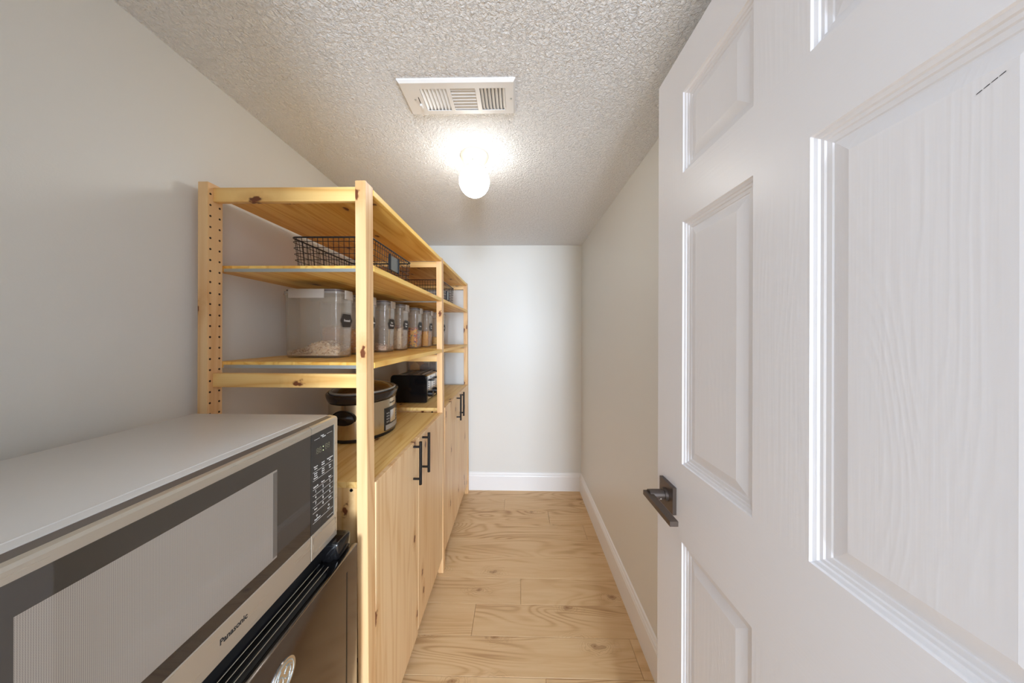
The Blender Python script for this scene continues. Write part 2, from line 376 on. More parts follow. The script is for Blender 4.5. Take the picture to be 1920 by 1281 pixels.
# floor planks, running across the room
fl = B().box(XL, XR, Y_ENT - 0.12, YB, -0.06, -0.009).obj('floor', 'subfloor'); struct(fl)
PW = 0.1606; y0 = 1.185 - 8 * PW
joints = {2: -0.3, 3: 0.2, 5: -0.05, 7: 0.115, 8: 0.09, 9: -0.205, 10: 0.007, 11: -0.38, 12: 0.48, 13: 0.515, 14: 0.293, 15: -0.085, 16: 0.4}
joints = {8 - 1: 0.115, 8: 0.5, 9: -0.205, 10: 0.02, 11: -0.6, 12: 0.62, 13: 0.465, 14: 0.235, 15: -0.10, 16: -0.5}
for r in range(0, 17):
    ya = y0 + r * PW; yb = min(ya + PW, YB); ya = max(ya, Y_ENT - 0.12)
    jx = joints.get(r, random.uniform(-0.7, 0.4)); cuts = [XL] + [c for c in (jx - 1.22, jx, jx + 1.22) if XL + 0.05 < c < XR - 0.03] + [XR]
    for a, b in zip(cuts, cuts[1:]):
        B().box(a + 0.0005, b - 0.0005, ya + 0.0005, yb - 0.0005, -0.0085, 0.0, 0.0011).obj('plank', 'oak', fl)

# ------------------------------------------------------------------ door
DX, DY, DT = 0.3859, 0.8317, R(0.9867)
DW, DH, DZ = 0.75, 2.03, 0.008
DM = Matrix.Translation((DX, DY, 0)) @ Matrix(((0, math.sin(DT), 1, 0), (0, -math.cos(DT), 0, 0), (1, 0, 0, 0), (0, 0, 0, 1)))
# door local: u = height, s = along the door from its free edge, t = depth into the door (away from the room)
def dp(s, z, t): return (DX + s * math.sin(DT) + t * math.cos(DT), DY - s * math.cos(DT) + t * math.sin(DT), z)
S = [0, 0.1168, 0.324, 0.4199, 0.627, DW]; TH = 0.035
Z = [DZ, 0.235, 0.866, 1.049, 1.6205, 1.736, 1.926, DH]
db = B()
def dbox(b, s0, s1, z0, z1, t0=0.0, t1=TH):
    p = [dp(s, z, t) for t in (t0, t1) for z in (z0, z1) for s in (s0, s1)]
    b.add(p, [(0, 1, 3, 2), (4, 6, 7, 5), (0, 4, 5, 1), (2, 3, 7, 6), (0, 2, 6, 4), (1, 5, 7, 3)])
db.cur = 0
for a, b_ in ((S[0], S[1]), (S[4], S[5])): dbox(db, a, b_, Z[0], Z[7])
for k in (1, 3, 5): dbox(db, S[2], S[3], Z[k], Z[k + 1])
db.cur = 1
for k in (0, 2, 4, 6): dbox(db, S[1], S[4], Z[k], Z[k + 1])
door = struct(db.obj('door_1', ['door_v', 'door_h'], org=(DX, DY, 0), smooth=0))
PROF = [(0, 0), (0.0015, 0.003), (0.006, 0.0045), (0.0075, 0.0068), (0.0115, 0.0072), (0.013, 0.0092), (0.019, 0.0098), (0.0205, 0.0112), (0.0225, 0.0112), (0.0425, 0.0045)]
for s0, s1 in ((S[1], S[2]), (S[3], S[4])):
    for k in (1, 3, 5):
        z0, z1 = Z[k], Z[k + 1]; pb = B()
        for side in (0, 1):
            rings = []
            for o, t in PROF:
                tt = t if side == 0 else TH - t
                rings.append([dp(s0 + o, z0 + o, tt), dp(s1 - o, z0 + o, tt), dp(s1 - o, z1 - o, tt), dp(s0 + o, z1 - o, tt)])
            vs_ = [p for r_ in rings for p in r_]
            fs = [(i * 4 + q, i * 4 + (q + 1) % 4, i * 4 + 4 + (q + 1) % 4, i * 4 + 4 + q) for i in range(len(rings) - 1) for q in range(4)]
            fs.append(tuple(range(len(vs_) - 4, len(vs_)))); pb.add(vs_, fs)
        pan = pb.obj('panel', 'door_p', door, smooth=0)
        if s0 == S[3] and k == 3:
            sc = B()
            for q in range(4):
                a = 0.562 + q * 0.0042; zz = 1.564 + q * 0.0018
                sc.add([dp(a, zz, 0.0042), dp(a + 0.0034, zz + 0.0014, 0.0042), dp(a + 0.0034, zz + 0.0022, 0.0042), dp(a, zz + 0.0006, 0.0042)], [(0, 1, 2, 3)])
            tag(sc.obj('scuff_mark', 'screw', pan, smooth=0), 'short dark scuff mark')
# lever handle (room side)
hz = 0.948
hb = B(); dbox(hb, 0.028, 0.094, hz - 0.033, hz + 0.033, -0.009, 0.0)
lv = tag(hb.obj('lever_handle', 'bronze', door, org=dp(0.06, hz, 0), smooth=0), 'dark bronze square plate with flat lever')
nb = B().cyl(dp(0.06, hz, -0.009), dp(0.06, hz, -0.052), 0.0125, 20); nb.cyl(dp(0.06, hz, -0.009), dp(0.06, hz, -0.016), 0.016, 20); nb.obj('neck', 'bronze', lv)
lb = B(); dbox(lb, 0.05, 0.182, hz - 0.005, hz + 0.006, -0.062, -0.044); lb.obj('lever', 'bronze', lv, smooth=0)
sb = B().cyl(dp(0.074, hz - 0.004, -0.028), dp(0.0745, hz - 0.004, -0.028), 0.002, 8); sb.obj('set_screw', 'silver', lv)
# hinges on the near edge
for z in (0.25, 1.05, 1.82):
    B().cyl(dp(DW + 0.006, z - 0.045, -0.004), dp(DW + 0.006, z + 0.045, -0.004), 0.006, 10).obj('hinge', 'bronze', door)

# ------------------------------------------------------------------ ceiling vent
VX0, VX1, VY0, VY1 = -0.372, -0.010, 0.905, 1.046
vz = H_CEIL
vt = thing('ceiling_vent', ((VX0 + VX1) / 2, (VY0 + VY1) / 2, vz), 'white metal ceiling register with three banks of louvers', 'vent')
ox = [(VX0 + 0.062, VX0 + 0.145), (VX0 + 0.158, VX0 + 0.236), (VX0 + 0.250, VX0 + 0.330)]; oy0, oy1 = VY0 + 0.028, VY1 - 0.022
vf = B(); zb, zt = vz - 0.010, vz - 0.008
xs = [VX0 + 0.006] + [c for o in ox for c in o] + [VX1 - 0.006]
for i in range(0, 7, 2): vf.box(xs[i], xs[i + 1], oy0, oy1, zb, zt)
vf.box(xs[0], xs[-1], VY0 + 0.006, oy0, zb, zt).box(xs[0], xs[-1], oy1, VY1 - 0.006, zb, zt)
o4 = [(VX0, VY0), (VX1, VY0), (VX1, VY1), (VX0, VY1)]; i4 = [(VX0 + 0.006, VY0 + 0.006), (VX1 - 0.006, VY0 + 0.006), (VX1 - 0.006, VY1 - 0.006), (VX0 + 0.006, VY1 - 0.006)]
vf.add([(x, y, vz) for x, y in o4] + [(x, y, vz - 0.004) for x, y in o4] + [(x, y, zb) for x, y in i4], [(a + k, a + (k + 1) % 4, a + 4 + (k + 1) % 4, a + 4 + k) for a in (0, 4) for k in range(4)])
vf.obj('frame', 'vent', vt, smooth=0)
B().box(VX0 + 0.02, VX1 - 0.02, VY0 + 0.02, VY1 - 0.02, vz - 0.0012, vz - 0.0004).obj('duct_shade_plate', 'vent_dark', vt)  # grey sheet stands in for the dark inside of the duct
for bank, (a, b_) in enumerate(ox):
    for k in range(7):
        lb = B()
        if bank == 1:
            yc = oy0 + (oy1 - oy0) * (k + 0.5) / 7; mt = Matrix.Translation(((a + b_) / 2, yc, vz - 0.0062)) @ Matrix.Rotation(R(-28), 4, 'X')
            lb.box(-(b_ - a) / 2, (b_ - a) / 2, -0.0042, 0.0042, -0.0005, 0.0005, mat=mt)
        else:
            xc = a + (b_ - a) * (k + 0.5) / 7; mt = Matrix.Translation((xc, (oy0 + oy1) / 2, vz - 0.0060)) @ Matrix.Rotation(R(-36 if bank == 0 else 36), 4, 'Y')
            lb.box(-0.0058, 0.0058, -(oy1 - oy0) / 2, (oy1 - oy0) / 2, -0.0005, 0.0005, mat=mt)
        lb.obj('louver', 'vent', vt, smooth=0)
for x in (VX0 + 0.036, VX1 - 0.014): B().cyl((x, (VY0 + VY1) / 2, zb), (x, (VY0 + VY1) / 2, zb - 0.0015), 0.0035, 10, 0.002).obj('screw', 'steel_strip', vt)
dl = B().box(VX0 + 0.047, VX0 + 0.0495, VY0 + 0.060, VY0 + 0.085, zb - 0.0003, zb); dl.cur = 1
dl.box(VX0 + 0.044, VX0 + 0.052, VY0 + 0.088, VY0 + 0.104, zb - 0.006, zb, 0.001)
dl.obj('damper_lever', ['screw', 'vent'], vt)

# ------------------------------------------------------------------ globe light
LX, LY = -0.190, 1.30
gl = thing('globe_ceiling_light', (LX, LY, H_CEIL), 'round white glass globe light glowing on a cream ceiling base', 'light')
B().lathe([(0.060, 0), (0.061, -0.006), (0.058, -0.014), (0.050, -0.026), (0.044, -0.040), (0.043, -0.050)], (LX, LY, H_CEIL), 40).obj('base', 'lamp_base', gl)
GR = 0.066; gc = -0.112
B().lathe([(0.040, -0.0502), (0.041, -0.056), (GR * math.cos(R(44)) , gc + GR * 1.02 * math.sin(R(44)))], (LX, LY, H_CEIL), 40, capb=False, capt=False).obj('unlit_globe_ring', 'lamp_base', gl, smooth=80)  # unlit ring added at the globe top to dim base and ceiling
prof = []
for i in range(18):
    a = R(43.5 - i * (133.5 / 17.0)); prof.append((max(GR * math.cos(a), 0.001), gc + GR * 1.02 * math.sin(a)))
B().lathe(prof, (LX, LY, H_CEIL), 40).obj('globe', 'globe', gl, smooth=80)
for a in (20, 160, 270): B().cyl((LX + 0.041 * math.cos(R(a)), LY + 0.041 * math.sin(R(a)), H_CEIL - 0.045), (LX + 0.052 * math.cos(R(a)), LY + 0.052 * math.sin(R(a)), H_CEIL - 0.045), 0.003, 8).obj('thumb_screw', 'silver', gl)

# ------------------------------------------------------------------ shelving unit
XF, XBK = -0.4166, -0.918          # front face of the front posts at the floor, wall-side face of the back posts
YP = [0.843, 1.693, 2.543]; PT, PY, PH = 0.030, 0.044, 1.79
lean = lambda z: -0.0165 * z / PH
su = thing('shelving_unit', (-0.667, 1.715, 0), 'tall open pine shelving unit of two bays with peg-holed posts', 'shelving')
ZT, ZA, ZB_ = 1.785, 1.5586, 1.269
for y in YP:
    for front in (0, 1):
        xa = XF - PT if front else XBK
        def sh(x, z): return x + (lean(z) if front else 0)
        bm = bmesh.new(); bmesh.ops.create_cube(bm, size=1.0)
        for v in bm.verts:
            z = (v.co.z + 0.5) * PH; v.co = Vector((sh(xa + (v.co.x + 0.5) * PT, z), y + (v.co.y + 0.5) * PY, z))
        bmesh.ops.bevel(bm, geom=bm.edges[:], offset=0.0012, segments=2, affect='EDGES')
        p = B().bm(bm).obj('post', 'pine_post', su)
        hb = B(); xi = xa if front else xa + PT
        for k in range(52):
            z = 1.757 - k * 0.0318
            if z < 0.1: break
            for dy in (0.007, 0.034):
                x = sh(xi, z); hb.cyl((x - 0.0004, y + dy, z), (x + 0.0004, y + dy, z), 0.0031, 8)
        tag(hb.obj('peg_holes', 'hole', p, smooth=0), kind='stuff')
    for za, zb_ in ((1.7375, 1.779), (1.1975, 1.238), (0.10, 0.141)):
        B().box(XBK + PT, XF - PT + lean(zb_), y + 0.014, y + 0.031, za, zb_, 0.002, 2).obj('rail', 'pine_rail', su)
for ya, yb in ((YP[0] + PY + 0.002, YP[1] - 0.002), (YP[1] + PY + 0.002, YP[2] - 0.002)):
    for z in (ZT, ZA, ZB_):
        xf = XF + lean(z) + 0.001
        sh_ = B().box(XBK + 0.004, xf, ya, yb, z - 0.018, z, 0.0012).obj('shelf', 'pine_shelf', su)
        for yy in (ya - 0.0012, yb + 0.0004):
            B().box(XBK + PT + 0.002, xf - PT - 0.004, yy, yy + 0.0008, z - 0.019, z - 0.009).obj('metal_strip', 'steel_strip', sh_)

# ------------------------------------------------------------------ cabinets
def cabinet(ya, yb, z0, z1, label, hy, zoff):
    xd = XF - 0.005; xb = XBK + 0.006; td = 0.017
    c = thing('pine_cabinet', ((xd + xb) / 2, (ya + yb) / 2, z0), label, 'cabinet', None)
    xi = xd - td
    for a, b_ in ((ya, ya + 0.018), (yb - 0.018, yb)):
        sp = B().box(xb, xi, a, b_, z0, z1 - 0.0182).obj('side_panel', 'pine_side', c)
        if a == ya:
            for x in (xi - 0.058, xi - 0.30): B().cyl((x, a, z1 - 0.0245), (x, a - 0.0025, z1 - 0.0245), 0.005, 12, 0.004).obj('screw', 'screw', sp)
    B().box(xb, xi, ya, yb, z1 - 0.018, z1, 0.001).obj('top_panel', 'pine_top', c)
    B().box(xb, xi, ya + 0.018, yb - 0.018, z0, z0 + 0.018).obj('bottom_panel', 'pine_top', c)
    B().box(xb - 0.004, xb, ya, yb, z0, z1).obj('back_panel', 'pine_side', c)
    ym = (hy[0] + hy[1]) / 2 + 0.006
    for i, (a, b_) in enumerate(((ya, ym - 0.002), (ym + 0.002, yb))):
        d = B().box(xi, xd, a, b_, z0 + zoff[i], z1 + 0.001, 0.0012).obj('door', 'pine_door', c)
        h = B(); xo = xd + 0.029
        h.cyl((xo, hy[i], z1 - 0.167), (xo, hy[i], z1 + 0.007), 0.006, 14)
        for z in (z1 - 0.144, z1 - 0.014): h.cyl((xd - 0.001, hy[i], z), (xo, hy[i], z), 0.0048, 10)
        tag(h.obj('handle', 'black_metal', d), 'black bar handle')
    return c
cabinet(YP[0] + PY + 0.003, YP[1] - 0.003, 0.078, 0.910, 'knotty pine two-door cabinet with the slow cooker on top', (1.212, 1.3255), (-0.004, 0.010))
cabinet(YP[1] + PY + 0.003, YP[2] - 0.003, 0.090, 0.925, 'knotty pine two-door cabinet with the toaster on top', (2.075, 2.19), (-0.002, 0.002))

# ------------------------------------------------------------------ wire baskets
def rrect(x0, x1, y0, y1, r, z, n=5):
    pts = []
    for cx, cy, a0 in ((x1 - r, y1 - r, 0), (x0 + r, y1 - r, 90), (x0 + r, y0 + r, 180), (x1 - r, y0 + r, 270)):
        for k in range(n + 1): a = R(a0 + 90 * k / n); pts.append((cx + r * math.cos(a), cy + r * math.sin(a), z))
    return pts
def basket(x0, x1, y0, y1, z0, z1, ty, label):
    t = thing('wire_basket', ((x0 + x1) / 2, (y0 + y1) / 2, z0), label, 'basket', 'wire baskets on the upper shelf')
    B().tube(rrect(x0, x1, y0, y1, 0.016, z1 - 0.0026, 6), 0.0026, 8, True).obj('rim', 'wire', t)
    w = B(); tp = 0.006; wr = 0.00105; zb_ = z0 + wr
    ins = lambda z: tp * (z1 - z) / (z1 - z0)
    nx = round((x1 - x0) / 0.0165); ny = round((y1 - y0) / 0.0165)
    for i in range(1, nx):
        x = x0 + (x1 - x0) * i / nx; xb = x0 + tp + (x1 - x0 - 2 * tp) * i / nx
        w.tube([(x, y0, z1 - 0.003), (xb, y0 + tp, zb_), (xb, y1 - tp, zb_), (x, y1, z1 - 0.003)], wr, 5)
    for i in range(1, ny):
        y = y0 + (y1 - y0) * i / ny; yb = y0 + tp + (y1 - y0 - 2 * tp) * i / ny
        w.tube([(x0, y, z1 - 0.003), (x0 + tp, yb, zb_ + 0.002), (x1 - tp, yb, zb_ + 0.002), (x1, y, z1 - 0.003)], wr, 5)
    nz = round((z1 - z0) / 0.018)
    for i in range(0, nz):
        z = z0 + 0.003 + (z1 - z0) * i / nz; q = ins(z) - 0.001
        w.tube(rrect(x0 + q, x1 - q, y0 + q, y1 - q, 0.014, z, 4), wr, 5, True)
    tag(w.obj('wire_mesh', 'wire', t), kind='stuff')
    h = B().box(x1 - 0.002, x1 + 0.0012, ty - 0.034, ty + 0.034, z0 + 0.022, z0 + 0.072, 0.0004); h.cur = 1
    for s_ in (-1, 1): h.box(x1 - 0.003, x1 + 0.0045, ty + s_ * 0.036 - 0.003, ty + s_ * 0.036 + 0.003, z0 + 0.020, z0 + 0.074, 0.0006)
    tag(h.obj('label_holder', ['tag_metal', 'wire'], t), 'grey metal label holder')
basket(-0.690, -0.446, 0.900, 1.245, ZA, 1.650, 1.072, 'black wire basket over the slow cooker bay, near the peg-holed end posts')
basket(-0.705, -0.462, 1.800, 2.160, ZA, 1.684, 1.965, 'taller black wire basket in the far bay of the pine shelving')

# ------------------------------------------------------------------ food containers
def plaque(w, h):
    """ornate bracket label outline (u,v)"""
    pts = []
    half = [(0.50, 0.0), (0.47, 0.10), (0.42, 0.17), (0.385, 0.24), (0.40, 0.34), (0.37, 0.36), (0.33, 0.42), (0.32, 0.50), (0.0, 0.50)]
    q = [(u * w, v * h) for u, v in half]
    pts = q + [(-u, v) for u, v in q[-2::-1]] + [(-u, -v) for u, v in q[1:]] + [(u, -v) for u, v in q[-2:0:-1]]
    return pts
CH = 0.243
def container(xf, ya, label, words, dy=0.105, dx=0.203):
    x0, x1, y0, y1, z0 = xf - dx, xf, ya, ya + dy, ZB_
    t = thing('food_container', ((x0 + x1) / 2, (y0 + y1) / 2, z0), label, 'container', 'clear food containers on the middle shelf')
    r = 0.018; tp = 0.006; zt = z0 + CH - 0.022
    b = B(); rings = [rrect(x0 + tp + 0.004, x1 - tp - 0.004, y0 + tp + 0.004, y1 - tp - 0.004, r, z0, 4), rrect(x0 + tp, x1 - tp, y0 + tp, y1 - tp, r, z0 + 0.006, 4),
                      rrect(x0 + 0.002, x1 - 0.002, y0 + 0.002, y1 - 0.002, r, zt, 4), rrect(x0 - 0.001, x1 + 0.001, y0 - 0.001, y1 + 0.001, r, zt, 4), rrect(x0 - 0.001, x1 + 0.001, y0 - 0.001, y1 + 0.001, r, zt + 0.005, 4),
                      rrect(x0 + 0.0045, x1 - 0.0045, y0 + 0.0045, y1 - 0.0045, r - 0.002, zt + 0.005, 4), rrect(x0 + tp + 0.0018, x1 - tp - 0.0018, y0 + tp + 0.0018, y1 - tp - 0.0018, r - 0.002, z0 + 0.008, 4)]
    n = len(rings[0]); vs_ = [p for g in rings for p in g]
    fs = [(i * n + k, i * n + (k + 1) % n, (i + 1) * n + (k + 1) % n, (i + 1) * n + k) for i in range(len(rings) - 1) for k in range(n)]
    fs += [tuple(range(n)), tuple(range((len(rings) - 1) * n, len(rings) * n))]
    b.add(vs_, fs).obj('body', 'plastic', t, smooth=40)
    def slab(i, za, zb_):
        g = B(); a = rrect(x0 + i, x1 - i, y0 + i, y1 - i, r, za, 4); c = rrect(x0 + i, x1 - i, y0 + i, y1 - i, r, zb_, 4); m = len(a)
        return g.add(a + c, [tuple(range(m))[::-1], tuple(range(m, 2 * m))] + [(k, (k + 1) % m, m + (k + 1) % m, m + k) for k in range(m)])
    lid = slab(0.0, zt + 0.0055, zt + 0.013).obj('lid', 'lid_plastic', t)
    slab(0.004, zt + 0.0132, zt + 0.0185).obj('gasket', 'gasket', lid)
    slab(0.010, zt + 0.0187, zt + 0.022).obj('lid_top', 'lid_plastic', lid)
    zc, zd = zt - 0.012, zt + 0.020
    for bx in ((x0 + 0.028, x1 - 0.05, y0 - 0.007, y0 - 0.0015), (x0 + 0.028, x1 - 0.05, y1 + 0.0015, y1 + 0.007)): B().box(*bx, zc, zd, 0.002, 2).obj('latch', 'latch', lid)
    for bx in ((x1 + 0.0015, x1 + 0.007, y0 + 0.03, y1 - 0.03), (x0 - 0.007, x0 - 0.0015, y0 + 0.03, y1 - 0.03)): B().box(*bx, zc, zd, 0.002, 2).obj('latch', 'latch', lid)
    yc, zc = (y0 + y1) / 2, z0 + 0.133
    face = lambda u, v, d: (x1 - 0.0038 + d + v * 0.016, yc + u, zc + v)
    s = B(); s.prism(plaque(0.072, 0.048), face, 0.0, 0.0012)
    o = plaque(0.080, 0.056); i_ = plaque(0.078, 0.054); k = len(o)
    s.add([face(u, v, 0.001) for u, v in o] + [face(u, v, 0.001) for u, v in i_], [(q, (q + 1) % k, k + (q + 1) % k, k + q) for q in range(k)])
    st = tag(s.obj('label_sticker', 'sticker', t, smooth=0), 'black plaque sticker with white writing')
    w = B(); nl = len(words)
    for q, wd in enumerate(words):
        text_into(w, wd, 0.0125, (x1 - 0.0016 + ((nl - 1) / 2 - q) * 0.013 * 0.016, yc, zc + ((nl - 1) / 2 - q) * 0.013), bold=0.0001)
    w.obj('lettering', 'print_white', st, smooth=0)
    return (x0 + 0.009, x1 - 0.009, y0 + 0.009, y1 - 0.009, z0 + 0.0088)

def flake(b, c, s, rot):
    m = Matrix.Translation(c) @ rot
    b.add([m @ Vector(p) for p in ((s, 0, 0.1 * s), (0.4 * s, 0.7 * s, 0), (-0.6 * s, 0.6 * s, 0.15 * s), (-s, -0.1 * s, 0), (-0.3 * s, -0.7 * s, 0.1 * s), (0.6 * s, -0.5 * s, 0), (0, 0, 0.28 * s))],
          [(0, 1, 6), (1, 2, 6), (2, 3, 6), (3, 4, 6), (4, 5, 6), (5, 0, 6), (5, 4, 3, 2, 1, 0)])
def loop(b, c, s, rot):
    m = Matrix.Translation(c) @ rot; vs_ = []
    for i in range(8):
        a = i * math.pi / 4
        for k in range(4):
            q = k * math.pi / 2; rr = s * (0.65 + 0.35 * math.cos(q)); vs_.append(m @ Vector((rr * math.cos(a), rr * math.sin(a), 0.38 * s * math.sin(q))))
    b.add(vs_, [(i * 4 + k, ((i + 1) % 8) * 4 + k, ((i + 1) % 8) * 4 + (k + 1) % 4, i * 4 + (k + 1) % 4) for i in range(8) for k in range(4)])
def rrot(): return Matrix.Rotation(random.uniform(0, 6.28), 4, 'Z') @ Matrix.Rotation(random.uniform(-0.9, 0.9), 4, 'X') @ Matrix.Rotation(random.uniform(-0.9, 0.9), 4, 'Y')
def fill(name, box, top, mats, piece, size, n, label, cat):
    """loose food: an inner core with pieces lying on its top and against the walls"""
    x0, x1, y0, y1, z0 = box; b = B(); g = 8; m = size * 0.75
    b.cur = 0
    gx = [x0 + m + (x1 - x0 - 2 * m) * i / g for i in range(g + 1)]; gy = [y0 + m + (y1 - y0 - 2 * m) * i / 4 for i in range(5)]
    f = lambda x, y: z0 + max(0.002, top((x - x0) / (x1 - x0), (y - y0) / (y1 - y0)) - size * 0.6)
    vs_ = [(x, y, f(x, y)) for y in gy for x in gx] + [(x, y, z0) for y in gy for x in gx]; w = g + 1; h = 5; o = w * h
    fs = [(j * w + i, j * w + i + 1, (j + 1) * w + i + 1, (j + 1) * w + i) for j in range(h - 1) for i in range(g)]
    fs += [(o + j * w + i, o + (j + 1) * w + i, o + (j + 1) * w + i + 1, o + j * w + i + 1) for j in range(h - 1) for i in range(g)]
    for i in range(g): fs += [(i, o + i, o + i + 1, i + 1), ((h - 1) * w + i, (h - 1) * w + i + 1, o + (h - 1) * w + i + 1, o + (h - 1) * w + i)]
    for j in range(h - 1): fs += [(j * w, (j + 1) * w, o + (j + 1) * w, o + j * w), (j * w + g, o + j * w + g, o + (j + 1) * w + g, (j + 1) * w + g)]
    b.add(vs_, fs)
    for _ in range(n):
        side = random.random(); x = random.uniform(x0 + size, x1 - size); y = random.uniform(y0 + size, y1 - size)
        if side < 0.4: y = y0 + size * random.uniform(0.6, 1.0)
        elif side < 0.65: x = x1 - size * random.uniform(0.6, 1.0)
        hh = max(0.002, top((x - x0) / (x1 - x0), (y - y0) / (y1 - y0)))
        z = z0 + (hh if side > 0.65 else random.uniform(size * 0.5, max(hh, size * 0.6)))
        b.cur = random.randrange(len(mats)); piece(b, (x, y, z), size * random.uniform(0.75, 1.1), rrot())
    return tag(b.obj(name, mats, None, ((x0 + x1) / 2, (y0 + y1) / 2, z0), smooth=0), label, cat, None, 'stuff')
bx = container(-0.620, 1.030, 'clear food container with a low heap of pale oat flakes', ['Frosted'])
fill('oat_flakes', bx, lambda u, v: 0.012 + 0.036 * math.exp(-((u - 0.66) / 0.34) ** 2), ['oat', 'oat2', 'oat3', 'oat'], flake, 0.0065, 900, 'low heap of pale oat flakes in the widest-showing container', 'oats')
bx = container(-0.615, 1.205, 'clear food container over half full of tan cereal, beside the oat flake container', ['Corn Flakes'])
fill('tan_cereal', bx, lambda u, v: 0.10 + 0.008 * math.sin(7 * u), ['tan', 'tan2', 'oat3', 'tan2'], flake, 0.006, 600, 'tan cereal filling the container beside the oat flakes', 'cereal')
bx = container(-0.605, 1.385, 'clear food container with a thin layer of pinkish puffed rice', ['Rice', 'Krispies'])
fill('puffed_rice', bx, lambda u, v: 0.030 + 0.008 * math.sin(5 * u), ['rice', 'rice2', 'oat3'], flake, 0.0042, 600, 'thin layer of pinkish puffed rice in a clear container', 'cereal')
bx = container(-0.595, 1.545, 'clear food container half full of mixed bran flakes', ['Raisin', 'Bran'])
fill('bran_flakes', bx, lambda u, v: 0.112 + 0.006 * math.sin(6 * u), ['oat', 'oat2', 'oat3', 'brown', 'oat'], flake, 0.0055, 800, 'mixed pale and brown bran flakes in a clear container', 'cereal')
bx = container(-0.590, 1.765, 'clear food container half full of multicoloured cereal loops', ['Loops'])
fill('cereal_loops', bx, lambda u, v: 0.115 + 0.008 * math.sin(6 * u), ['loop_y', 'loop_r', 'loop_p', 'loop_o', 'loop_g', 'loop_y', 'loop_o'], loop, 0.0085, 420, 'red, yellow, orange and purple cereal loops in a clear container', 'cereal')
bx = container(-0.582, 1.965, 'clear food container part full of golden corn cereal', ['Corn', 'Pops'])
fill('corn_cereal', bx, lambda u, v: 0.098 + 0.005 * math.sin(6 * u), ['corn', 'corn2', 'corn', 'tan'], flake, 0.006, 500, 'golden corn cereal in a clear container', 'cereal')
bx = container(-0.560, 2.235, 'clear food container with a little yellow cereal, last in the row', ['Puffs'])
fill('yellow_cereal', bx, lambda u, v: 0.055, ['corn2', 'corn', 'tan2'], flake, 0.006, 200, 'shallow layer of yellow cereal in the last container of the row', 'cereal')

# ------------------------------------------------------------------ slow cooker
CX, CY, CZ = -0.700, 1.360, 0.910
sc = thing('slow_cooker', (CX, CY, CZ), 'oval stainless steel slow cooker with dark rim and glass lid', 'slow cooker')
EA, EB = 0.168, 0.129
def el(prof, name, mat, parent=sc, n=64, **kw): return B().lathe(prof, (CX, CY, CZ), n, EB, EA, **kw).obj(name, mat, parent, smooth=40)
el([(0.90, 0), (0.985, 0.002), (0.985, 0.014)], 'base', 'black_plastic')
bd = el([(0.975, 0.0142), (1.0, 0.016), (1.0, 0.155), (0.985, 0.157)], 'housing', 'steel')
el([(0.95, 0.1572), (1.02, 0.160), (1.045, 0.168), (1.075, 0.182), (1.075, 0.190), (1.04, 0.195), (1.0, 0.194), (0.985, 0.188), (0.94, 0.188)], 'rim', 'cooker_dark', capb=False, capt=False)
lid = el([(0.965, 0.1885), (0.965, 0.194), (0.93, 0.200), (0.80, 0.212), (0.55, 0.224), (0.3, 0.230), (0.02, 0.232), (0.02, 0.229), (0.3, 0.227), (0.55, 0.221), (0.80, 0.209), (0.92, 0.196), (0.945, 0.1885)], 'lid', 'lid_glass_reflect_tint', capb=False, capt=False)
el([(0.925, 0.1998), (0.935, 0.2020), (0.965, 0.2010), (0.985, 0.1965), (0.980, 0.193)], 'lid_band', 'steel_strip', lid, capb=False, capt=False)
kb = B().lathe([(0.012, 0.2322), (0.011, 0.238), (0.026, 0.243), (0.026, 0.250), (0.02, 0.253)], (CX, CY, CZ), 24); kb.obj('knob', 'black_plastic', lid)
B().lathe([(0.93, 0.178), (0.80, 0.10), (0.70, 0.06)], (CX, CY, CZ), 48, EB, EA, capb=False, capt=True).obj('crock', 'cooker_dark', sc)
for s_ in (-1, 1):
    h = B(); yy = CY + s_ * (EA - 0.004)
    n = 14; vs_ = []
    for i in range(7):
        ph = R(90 * i / 6)
        for k in range(n + 1):
            th = math.pi * k / n
            vs_.append((CX + 0.050 * math.cos(th) * math.cos(ph * 0.75), yy + s_ * (0.024 * math.sin(ph) * (0.35 + 0.65 * math.sin(th))), CZ + 0.092 + 0.045 * math.sin(th) * (1 - 0.55 * math.sin(ph)) - 0.004 * math.sin(ph)))
    h.add(vs_, [(i * (n + 1) + k, i * (n + 1) + k + 1, (i + 1) * (n + 1) + k + 1, (i + 1) * (n + 1) + k) for i in range(6) for k in range(n)])
    h.prism([(0.049 * math.cos(2 * math.pi * k / 28), 0.100 + (0.036 if k < 14 else 0.026) * math.sin(2 * math.pi * k / 28)) for k in range(28)], lambda u, v, dd: (CX + u, dd, CZ + v), yy - s_ * 0.012, yy + s_ * 0.0055)
    h.cur = 1; h.box(CX - 0.030, CX + 0.034, yy + s_ * 0.006 - 0.004, yy + s_ * 0.006 + 0.006, CZ + 0.098, CZ + 0.112, 0.003, 2)
    tag(h.obj('handle', ['black_plastic', 'cooker_dark'], sc, smooth=50), 'black scoop handle')
def on_shell(phi, z, off=0.0):
    return (CX + (EB + off) * math.cos(phi), CY + (EA + off) * math.sin(phi), CZ + z)
def patch(b, p0, p1, z0, z1, o0, o1, n=10):
    vs_ = []
    for k in range(n + 1):
        a = p0 + (p1 - p0) * k / n
        vs_ += [on_shell(a, z0, o0), on_shell(a, z0, o1), on_shell(a, z1, o1), on_shell(a, z1, o0)]
    fs = [(k * 4 + q, k * 4 + (q + 1) % 4, k * 4 + 4 + (q + 1) % 4, k * 4 + 4 + q) for k in range(n) for q in range(4)] + [(0, 1, 2, 3), (n * 4 + 3, n * 4 + 2, n * 4 + 1, n * 4)]
    return b.add(vs_, fs)
